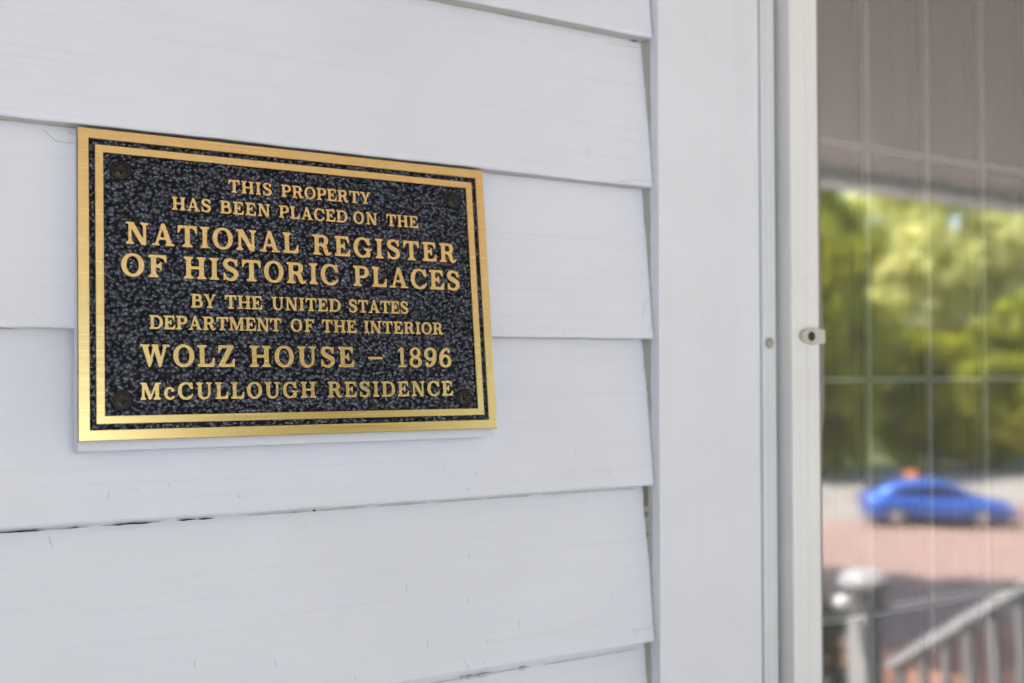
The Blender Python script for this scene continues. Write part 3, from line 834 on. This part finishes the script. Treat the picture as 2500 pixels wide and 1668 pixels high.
for text, cap, base, ws in LINES:
    h = base - cap
    cu = bpy.data.curves.new("lettering", 'CURVE'); cu.dimensions = '2D'; cu.fill_mode = 'BOTH'
    cu.extrude = .00105; cu.bevel_depth = .00016 if h > 10 else .00012; cu.bevel_resolution = 1; cu.offset = -cu.bevel_depth * .4
    for word, u0, u1 in ws:
        gl = [glyph(c) for c in word]; tot = sum(w for w, _ in gl); n = len(gl)
        kx = 1.0; gap = ((u1 - u0) / h - tot) / max(1, n - 1)
        if n == 1: kx = (u1 - u0) / h / tot; gap = 0
        elif gap < .06: gap = .06; kx = ((u1 - u0) / h - gap * (n - 1)) / tot
        elif gap > .19: gap = .19; kx = ((u1 - u0) / h - gap * (n - 1)) / tot
        x = u0
        for w, cs in gl:
            for c in cs:
                sp = cu.splines.new('POLY'); sp.points.add(len(c) - 1); sp.use_cyclic_u = True
                for q, (cx, cy) in zip(sp.points, c): q.co = (U(x + cx * kx * h), V(base - cy * h), 0, 1)
            x += (w * kx + gap) * h
    tmp = bpy.data.objects.new("lettering_outline", cu); COL.objects.link(tmp)
    dg = bpy.context.evaluated_depsgraph_get()
    me = bpy.data.meshes.new_from_object(tmp.evaluated_get(dg))
    bpy.data.objects.remove(tmp); me.name = "lettering"
    me.materials.clear()
    o = link_mesh("lettering", me, [M_gold, M_side], plaque)
    # stand the flat outline up in the plaque's face: curve z -> out of the plaque
    e = .00105 + (.00016 if h > 10 else .00012)
    me.transform(Matrix(((1, 0, 0, 0), (0, 0, -1, e + .0001), (0, 1, 0, 0), (0, 0, 0, 1))))
    for p in me.polygons:
        p.use_smooth = False
        p.material_index = 0 if abs(p.normal.y) > .35 else 1
    o["label"] = ("raised gold line reading " + text.replace(" - ", " ")).lower() if False else "raised gold line of lettering reading " + text
M_screw = mat("dark_bronze_screw", (.012, .008, .006), .30, .2, .5)
M_sock = mat("screw_socket_paint", (.006, .005, .005), .5)
for u, v in SCREWS:
    b = MB(); screw_head(b, (U(u), FD - .0010, V(v)), .0052, .0013, .0016)
    b.lathe([(.0051, FD - .0010), (.0054, FD - .0012), (.0062, FD - .0011), (.0066, FD + .0003)], (U(u), 0, V(v)), 32, 1, 'Y')
    o = b.build("screw", [M_screw, M_sock], plaque, True)
# white wedge of wood the plaque is mounted on
b = MB()
zb = V(214.8)
b.add([(U(.1), .0088, V(2)), (U(305.4), .0088, V(2)), (U(305.4), .0060, zb), (U(.1), .0060, zb),
       (U(.1), .0175, V(2)), (U(305.4), .0175, V(2)), (U(305.4), .030, zb), (U(.1), .030, zb)],
      [(0, 1, 2, 3), (4, 7, 6, 5), (0, 4, 5, 1), (3, 2, 6, 7), (0, 3, 7, 4), (1, 5, 6, 2)])
o = b.build("mounting_board", M_mount, plaque)
bv = o.modifiers.new("soft", 'BEVEL'); bv.width = .0009; bv.segments = 2

# ------------------------------------------------------------------ porch and stair railings
M_rail = paint("railing_paint", (.42, .41, .405), (3, 3, 60), .0003)
ZF = CZ - 1.6
M_bal = paint("baluster_shade_paint", (.24, .23, .23), (3, 3, 60), .0003)  # darker than the rail: the balusters' shade is put into the paint
M_post = paint("post_paint", (.40, .385, .37), (3, 3, 60), .0003)
M_cap = paint("cap_paint", (.36, .35, .35), (3, 60, 3), .0003)
def ball_cap(b, c, r, hgt):
    b.lathe([(r * .62, 0), (r * .95, .012), (r, hgt * .30), (r * .96, hgt * .5), (r * .80, hgt * .75), (r * .5, hgt * .93), (.001, hgt)], c, 24)
def railing(name, label, a, bb, z_top, drop=0.0):
    root = tag(empty(name, (a[0], a[1], ZF)), label, "railing")
    d = Vector((bb[0] - a[0], bb[1] - a[1], 0)); L = d.length; d.normalize(); nrm = Vector((-d.y, d.x, 0))
    def bar(nm, z, w, h):
        b = MB(); v = []
        for t in (0, L):
            for sx, sz in ((-1, 0), (1, 0), (1, 1), (-1, 1)):
                v.append(tuple(d * t + nrm * sx * w / 2 + Vector((0, 0, z - drop * t / L + sz * h))))
        b.add(v, [(0, 1, 5, 4), (1, 2, 6, 5), (2, 3, 7, 6), (3, 0, 4, 7), (0, 3, 2, 1), (4, 5, 6, 7)])
        o = b.build(nm, M_rail, root)
        m = o.modifiers.new("soft", 'BEVEL'); m.width = .008; m.segments = 2
    bar("top_rail", z_top - .055, .085, .055)
    bar("bottom_rail", .09, .05, .05)
    n = int(L / .125)
    b0 = None
    for i in range(n):
        t = (i + .5) * L / n; p = d * t; zz = -drop * t / L
        b = MB(); b.box(p.x - .021, p.x + .021, p.y - .021, p.y + .021, .141 + zz, z_top - .057 + zz, 0, .004)
        b.build("baluster", M_bal, root)
    return root, d, L
def post(root, p, z0, z1, capr):
    b = MB(); b.box(p[0] - .05, p[0] + .05, p[1] - .05, p[1] + .05, z0, z1, 0, .006)
    o = b.build("newel_post", M_rail, root, loc=None)
    b = MB(); ball_cap(b, (p[0], p[1], z1 + .002), capr, capr * .85); b.build("post_cap", M_trim, o, True)
ry = -PD
M_iron = paint("grey_rail_paint", (.27, .275, .29), (3, 3, 60), .0003)
r1 = tag(empty("porch_railing", (-.9, ry, ZF)), "thin grey porch rail on slim posts with a white domed end post and ball finial", "railing")
b = MB()
for x0, x1 in ((0, 4.038), (4.162, 5.24)): b.tube((x0, 0, .655), (x1, 0, .655), .010, n=14); b.tube((x0, 0, .10), (x1, 0, .10), .012, n=10)
b.build("top_rail", M_iron, r1, True)
for x in list(np.arange(.06, 3.9, .64)):
    b = MB(); b.tube((x, 0, 0), (x, 0, .640), .014, n=12); b.lathe([(.04, 0), (.04, .012), (.02, .02)], (x, 0, 0), 16); b.build("rail_post", M_iron, r1, True)
b = MB(); b.box(4.05, 4.15, -.05, .05, 0, .735, 0, .006)
o = b.build("end_post", M_post, r1)
b = MB(); ball_cap(b, (4.10, 0, .737), .100, .088); b.build("post_cap", M_cap, o, True)
b = MB(); b.lathe([(.012, .668), (.02, .675), (.031, .70), (.026, .722), (.001, .732)], (3.98, 0, 0), 20); b.build("finial", M_trim, r1, True)
r3, d, L = railing("stair_railing", "white wooden stair handrail with square balusters sloping down from the porch edge", (4.366, ry - .06), (4.366, ry - .06 - .80), .672, .572)

# ------------------------------------------------------------------ trees and shrubs
def leaf_mat(name, c1, c2, c3):
    m = mat(name, c1, .5, spec=.3); t = NT(m)
    g = t.node("ShaderNodeNewGeometry")
    r = t.ramp(g.outputs["Random Per Island"], [(0, c1), (.5, c2), (1, c3)])
    big = t.noise(t.coords((.35,) * 3), 1, 3, .6)
    c = t.mix(t.ramp(big, [(.38, (0, 0, 0)), (.62, (1, 1, 1))]), r, c3)
    t.link(c, t.b.inputs["Base Color"])
    tl = t.n.new("ShaderNodeBsdfTranslucent"); t.link(c, tl.inputs[0])
    mx = t.n.new("ShaderNodeMixShader"); mx.inputs[0].default_value = .6
    t.link(t.b.outputs[0], mx.inputs[1]); t.link(tl.outputs[0], mx.inputs[2])
    t.link(mx.outputs[0], t.n["Material Output"].inputs[0])
    return m
LM = {'dark': leaf_mat("leaves_dark", (.17, .205, .018), (.27, .30, .022), (.44, .44, .028)),
      'mid': leaf_mat("leaves_mid", (.21, .24, .014), (.33, .35, .018), (.48, .46, .02)),
      'pale': leaf_mat("leaves_pale", (.62, .62, .20), (.68, .66, .24), (.72, .69, .28))}
M_bark = noisy("bark", (.10, .08, .06), (.17, .14, .11), 6, bump=.03)

def crown_mesh(seed, rx, rz, n_cl, n_leaf, size):
    g = np.random.default_rng(seed)
    u = g.normal(size=(n_cl, 3)); u /= np.linalg.norm(u, axis=1)[:, None]
    rad = g.uniform(.35, 1, n_cl) ** .5
    cl = u * rad[:, None] * np.array([rx, rx, rz]); cr = g.uniform(.16, .34, n_cl) * rx
    which = g.integers(0, n_cl, n_leaf)
    w = g.normal(size=(n_leaf, 3)); w /= np.linalg.norm(w, axis=1)[:, None]
    c = cl[which] + w * (cr[which] * g.uniform(.2, 1, n_leaf) ** .5)[:, None] * np.array([1, 1, .75])
    a = g.normal(size=(n_leaf, 3)); a /= np.linalg.norm(a, axis=1)[:, None]
    bb = np.cross(a, g.normal(size=(n_leaf, 3))); bb /= np.linalg.norm(bb, axis=1)[:, None]
    sz = size * g.uniform(.6, 1.3, n_leaf)[:, None]
    v = np.stack([c - a * sz, c - bb * sz * .5, c + a * sz, c + bb * sz * .5], 1).reshape(-1, 3)
    me = bpy.data.meshes.new("crown")
    me.from_pydata(v.tolist(), [], np.arange(n_leaf * 4).reshape(-1, 4).tolist())
    return me
CR = [crown_mesh(s_, 1.0, 1.0, 60, 4200, .11) for s_ in (1, 2, 3)]
CR.append(crown_mesh(4, 1.0, 1.0, 80, 5200, .17))
CRM = {}
def tree(x, y, rx, rz, zc, kind, label, var=0, tr=.25, group="trees across the street"):
    z0 = gz(-y)
    root = tag(empty("tree", (x, y, z0)), label, "tree", group)
    key = (var, kind)
    if key not in CRM:
        me = CR[var].copy(); me.name = "crown"; me.materials.append(LM[kind]); CRM[key] = me
    o = bpy.data.objects.new("crown", CRM[key]); COL.objects.link(o); o.parent = root
    o.location = (0, 0, zc); o.scale = (rx, rx, rz); o.rotation_euler = (0, 0, x)
    b = MB(); b.tube((0, 0, -.1), (.1, 0, zc * .55), tr, tr * .7, 10); b.tube((.1, 0, zc * .55), (.3, .2, zc + rz * .3), tr * .7, tr * .2, 8)
    for k in range(5):
        a = k * 1.3; b.tube((.1, 0, zc * (.5 + .08 * k)), (math.cos(a) * rx * .6, math.sin(a) * rx * .6, zc + rz * (.1 * k - .1)), tr * .4, tr * .12, 6)
    b.build("trunk", M_bark, root, True)
    return root
tree(39.6, -37.6, 4.2, 8.0, 8.2, 'dark', "dense dark green tree behind the blue car's tail", 0)
tree(36.6, -38.5, 5.0, 7.6, 8.0, 'mid', "bright yellow green tree left of the dense dark tree", 1)
tree(55.5, -42.5, 8.0, 9.0, 11.0, 'pale', "tall pale sunlit tree rising behind the darker bushes", 2)
tree(68.0, -44.0, 7.0, 8.5, 10.5, 'pale', "second pale tree farther along the street", 0)
tree(46.5, -35.5, 3.4, 3.4, 3.6, 'mid', "low bushy yellow green tree beside the dense dark tree", 2)
tree(47.5, -32.8, 3.6, 3.3, 4.0, 'dark', "low dark bushy tree in front of the pale tree", 1)
tree(52.5, -35.5, 3.8, 3.6, 4.2, 'dark', "low dark rounded tree farthest along the kerb", 0)
tree(33.8, -20.6, 2.8, 2.7, 5.2, 'dark', "small shade tree with dark trunk in front of the blue car", 2, .28)
for i, (x, y, k_, lab) in enumerate(((-24, -24, 'dark', "added sky blocking tree at the far left end of the row"), (-15.5, -23.2, 'mid', "added sky blocking tree, second in the left hand row"),
        (-7.2, -23.6, 'dark', "added sky blocking tree on the left edge of the sky gap"), (7.0, -23.4, 'dark', "added sky blocking tree on the right edge of the sky gap"))):
    tree(x, y, 5.0, 5.4, 12.4, k_, lab, 3, .3, "added sky blocking trees in front of the house")  # unseen trees added to keep sky light off the lower wall
tree(-12.0, -2.0, 3.6, 4.2, 5.0, 'dark', "added dark tree blocking side sky past the far end of the porch", 1, .25, "added sky blocking trees beside the house")  # unseen trees added at the porch ends to block side sky
tree(-16.0, -9.0, 4.4, 5.2, 6.2, 'dark', "added large dark tree blocking side sky out from the far porch end", 0, .28, "added sky blocking trees beside the house")
tree(15.5, -2.2, 3.8, 4.6, 5.4, 'dark', "added dark tree blocking side sky past the stair end of the porch", 2, .25, "added sky blocking trees beside the house")
tree(26.0, -38.0, 5.0, 6.0, 6.5, 'mid', "broad green tree opposite the porch steps", 2)
tree(17.0, -39.0, 5.2, 6.2, 6.6, 'dark', "dark broad tree near the sky gap, facing the porch", 1)
tree(-16.0, -38.0, 5.2, 6.2, 6.6, 'mid', "green tree on the near side of the sky gap", 0)
tree(-27.0, -37.0, 5.0, 6.0, 6.4, 'dark', "last dark tree along the street past the sky gap", 2)

M_shrub_shade = leaf_mat("shrub_shade_leaves", (.022, .024, .012), (.034, .034, .016), (.045, .042, .02))  # near-black leaves of the added shrub stand in for shaded ground
SHR = crown_mesh(9, 1.0, .8, 40, 2200, .075); SHR.materials.append(M_shrub_shade); SHR.name = "foliage"
for i, (x, y, w_, side) in enumerate(((3.98, -3.35, .60, "right behind the domed post"),)):
    sh = tag(empty("shrub", (x, y, gz(-y))), "added dark shrub standing in for shade beside the porch, " + side, "shrub")
    o = bpy.data.objects.new("foliage", SHR); COL.objects.link(o); o.parent = sh; o.location = (0, 0, .78 if i < 6 else .42); o.scale = (w_, w_ * .8, 1.05 if i < 6 else .5); o.rotation_euler = (0, 0, i * .4)
    b = MB(); b.tube((0, 0, -.05), (.02, 0, .7), .05, .03, 8); b.build("stem", M_bark, sh)
tree(13.4, -19.2, 3.4, 2.6, 12.6, 'mid', "slim tall street tree past the right hand row, dappling the brick paving", 2, .2, "tall shade trees before the house")
tree(3.2, -10.2, 3.6, 2.6, 13.4, 'dark', "tall high crowned tree nearest the stair, shading the brick path", 3, .22, "tall shade trees before the house")
tree(7.6, -10.0, 4.4, 2.5, 13.4, 'dark', "tall high crowned tree straight out from the casing, before the street row", 3, .26, "tall shade trees before the house")
tree(14.6, -14.4, 5.0, 2.8, 14.0, 'mid', "tall high crowned tree between the porch and the right hand street tree", 1, .28, "tall shade trees before the house")

# ------------------------------------------------------------------ blue car
M_blue = mat("blue_car_paint", (.035, .14, .56), .28, .35); NT(M_blue).b.inputs["Coat Weight"].default_value = .8
M_cglass = mat("car_glass", (.012, .015, .02), .15, spec=.3)
M_tyre = mat("tyre_rubber", (.02, .02, .02), .8)
M_rim = mat("alloy_rim", (.55, .53, .5), .35, .8)
M_lamp = mat("headlight_lens", (.75, .75, .75), .1)
M_tail = mat("tail_light_lens", (.35, .02, .02), .2)
car = tag(empty("parked_car", (29.72, -22.45, .012), (0, 0, math.atan2(.632, .775))), "bright blue car parked on the pink brick paving, mirrored in the window", "car")
car.scale = (1.02, 1.02, 1.02)
def loft(b, secs, m=0):
    n = len(secs[0]); v = [p for q in secs for p in q]
    f = [(i * n + j, i * n + (j + 1) % n, (i + 1) * n + (j + 1) % n, (i + 1) * n + j) for i in range(len(secs) - 1) for j in range(n)]
    f += [tuple(range(n)), tuple((len(secs) - 1) * n + j for j in range(n))[::-1]]
    b.add(v, f, m)
def sec(x, hw, zb, zt, sh):
    return [(x, -hw * .88, zb), (x, -hw, zb + .12), (x, -hw, zt - sh * 2.2), (x, -hw * .95, zt - sh), (x, -hw * .80, zt), (x, hw * .80, zt), (x, hw * .95, zt - sh), (x, hw, zt - sh * 2.2), (x, hw, zb + .12), (x, hw * .88, zb)]
b = MB()
loft(b, [sec(-2.30, .70, .42, .82, .05), sec(-2.22, .82, .28, .95, .06), sec(-1.8, .90, .22, 1.00, .07), sec(-1.0, .91, .20, .99, .07), (sec(.4, .91, .20, .97, .07)), sec(1.1, .91, .20, .95, .07), sec(1.7, .89, .22, .88, .08), sec(2.15, .82, .24, .77, .08), sec(2.40, .66, .30, .62, .07)])
body = b.build("body", M_blue, car, True)
for sgn in (-1, 1):
    b = MB(); b.box(-.98, .95, sgn * .905 - .02, sgn * .905 + .02, .20, .34, 0, .01); b.build("sill_shade", M_tyre, car)  # dark strip standing in for the shade along the lower body
def csec(x, hb, ht, zb, zt): return [(x, -hb, zb), (x, -ht - .02, zt - .07), (x, -ht + .07, zt), (x, ht - .07, zt), (x, ht + .02, zt - .07), (x, hb, zb)]
cs = [csec(-2.05, .74, .62, .96, 1.03), csec(-1.45, .80, .62, .96, 1.36), csec(-.7, .83, .63, .95, 1.50), csec(.1, .83, .62, .94, 1.47), csec(.55, .82, .62, .93, 1.33), csec(1.20, .78, .66, .92, 1.0)]
b = MB(); loft(b, cs); b.build("cabin", M_blue, car, True)
for sgn in (-1, 1):
    b = MB(); SX = [-2.05, -1.45, -.7, .1, .55, 1.2]
    def on_cabin(x, z):
        hb = np.interp(x, SX, [.74, .80, .83, .83, .82, .78]); ht = np.interp(x, SX, [.64, .64, .65, .64, .64, .68])
        z0 = np.interp(x, SX, [.96, .96, .95, .94, .93, .92]); z1 = np.interp(x, SX, [.96, 1.29, 1.43, 1.40, 1.26, .93])
        k = min(1, max(0, (z - z0) / max(.05, z1 - z0))); return (x, sgn * (hb + (ht - hb) * k + .022), z)
    for xa, ta, xb, tb in ((-1.62, 1.10, -1.45, 1.21), (-1.45, 1.21, -.72, 1.375), (-.66, 1.375, .1, 1.35), (.1, 1.35, .55, 1.215), (.55, 1.215, .88, 1.06)):
        b.add([on_cabin(xa, 1.025), on_cabin(xb, 1.02), on_cabin(xb, tb), on_cabin(xa, ta)], [(0, 1, 2, 3)])
    b.build("side_window", M_cglass, car)
b = MB(); b.add([(.62, -.54, 1.335), (.62, .54, 1.335), (1.16, .60, 1.045), (1.16, -.60, 1.045)], [(0, 1, 2, 3)]); b.build("windscreen", M_cglass, car)
b = MB(); b.add([(-1.52, -.52, 1.345), (-1.52, .52, 1.345), (-1.98, .54, 1.085), (-1.98, -.54, 1.085)], [(0, 1, 2, 3)]); b.build("rear_window", M_cglass, car)
for x in (-1.35, 1.32):
    for y in (-.84, .84):
        b = MB(); sg = 1 if y > 0 else -1
        b.lathe([(.20, -.10), (.30, -.105), (.325, -.08), (.325, .08), (.30, .105), (.20, .10)], (x, y, .325), 28, 0, 'Y')
        wo = b.build("wheel", M_tyre, car, True)
        b = MB(); b.lathe([(.05, .115 * sg), (.08, .112 * sg), (.10, .104 * sg), (.19, .107 * sg), (.205, .102 * sg), (.205, .06 * sg)], (x, y, .325), 24, 0, 'Y'); b.build("rim", M_rim, wo, True)
for y in (-.62, .62):
    b = MB(); b.lathe([(.001, .06), (.08, .045), (.12, 0), (.11, -.05)], (0, 0, 0), 16); o = b.build("headlight", M_lamp, car, True); o.location = (2.27, y, .62); o.rotation_euler = (0, R(60), 0); o.scale = (.8, 1.3, 1)
    b = MB(); b.box(-.03, .03, -.14, .14, -.07, .07, 0, .02); o = b.build("tail_light", M_tail, car); o.location = (-2.275, y, .80)
b = MB(); b.box(2.12, 2.42, -.55, .55, .30, .42, 0, .03); b.build("grille", M_tyre, car)

# orange barrel beyond the car
M_orange = mat("orange_plastic", (.90, .27, .02), .5)
M_refl = mat("white_band", (.75, .75, .72), .4)
brl = tag(empty("traffic_barrel", (35.3, -27.9, gz(27.9) + .008)), "small orange traffic barrel showing above the roof of the blue car", "barrel")
b = MB(); b.lathe([(.34, 0), (.34, .06), (.27, .08), (.25, .5), (.22, .98), (.18, 1.02), (.05, 1.04)], n=24); b.build("drum", M_orange, brl, True)
for z0 in (.42, .72): b = MB(); b.lathe([(.262 - z0 * .02, z0), (.255 - z0 * .02, z0 + .1)], n=24); b.build("reflective_band", M_refl, brl, True)

# brick gate pillar at the foot of the path
M_pill = brick_mat("pillar_brick", (.42, .19, .10), (.35, .14, .08), (.40, .34, .28), 9)
M_stone = noisy("pillar_stone", (.52, .46, .36), (.60, .54, .44), 12)
pz = gz(8.3)
pil = tag(empty("brick_pillar", (9.75, -8.4, pz)), "low orange brick pillar with a rounded stone cap beside the path", "pillar")
b = MB(); b.box(-.28, .28, -.28, .28, -.1, .95, 0, .01); b.build("shaft", M_pill, pil)
b = MB(); b.lathe([(.33, .952), (.36, .99), (.35, 1.05), (.26, 1.12), (.10, 1.17), (.01, 1.18)], n=24); b.build("pillar_cap", M_stone, pil, True)
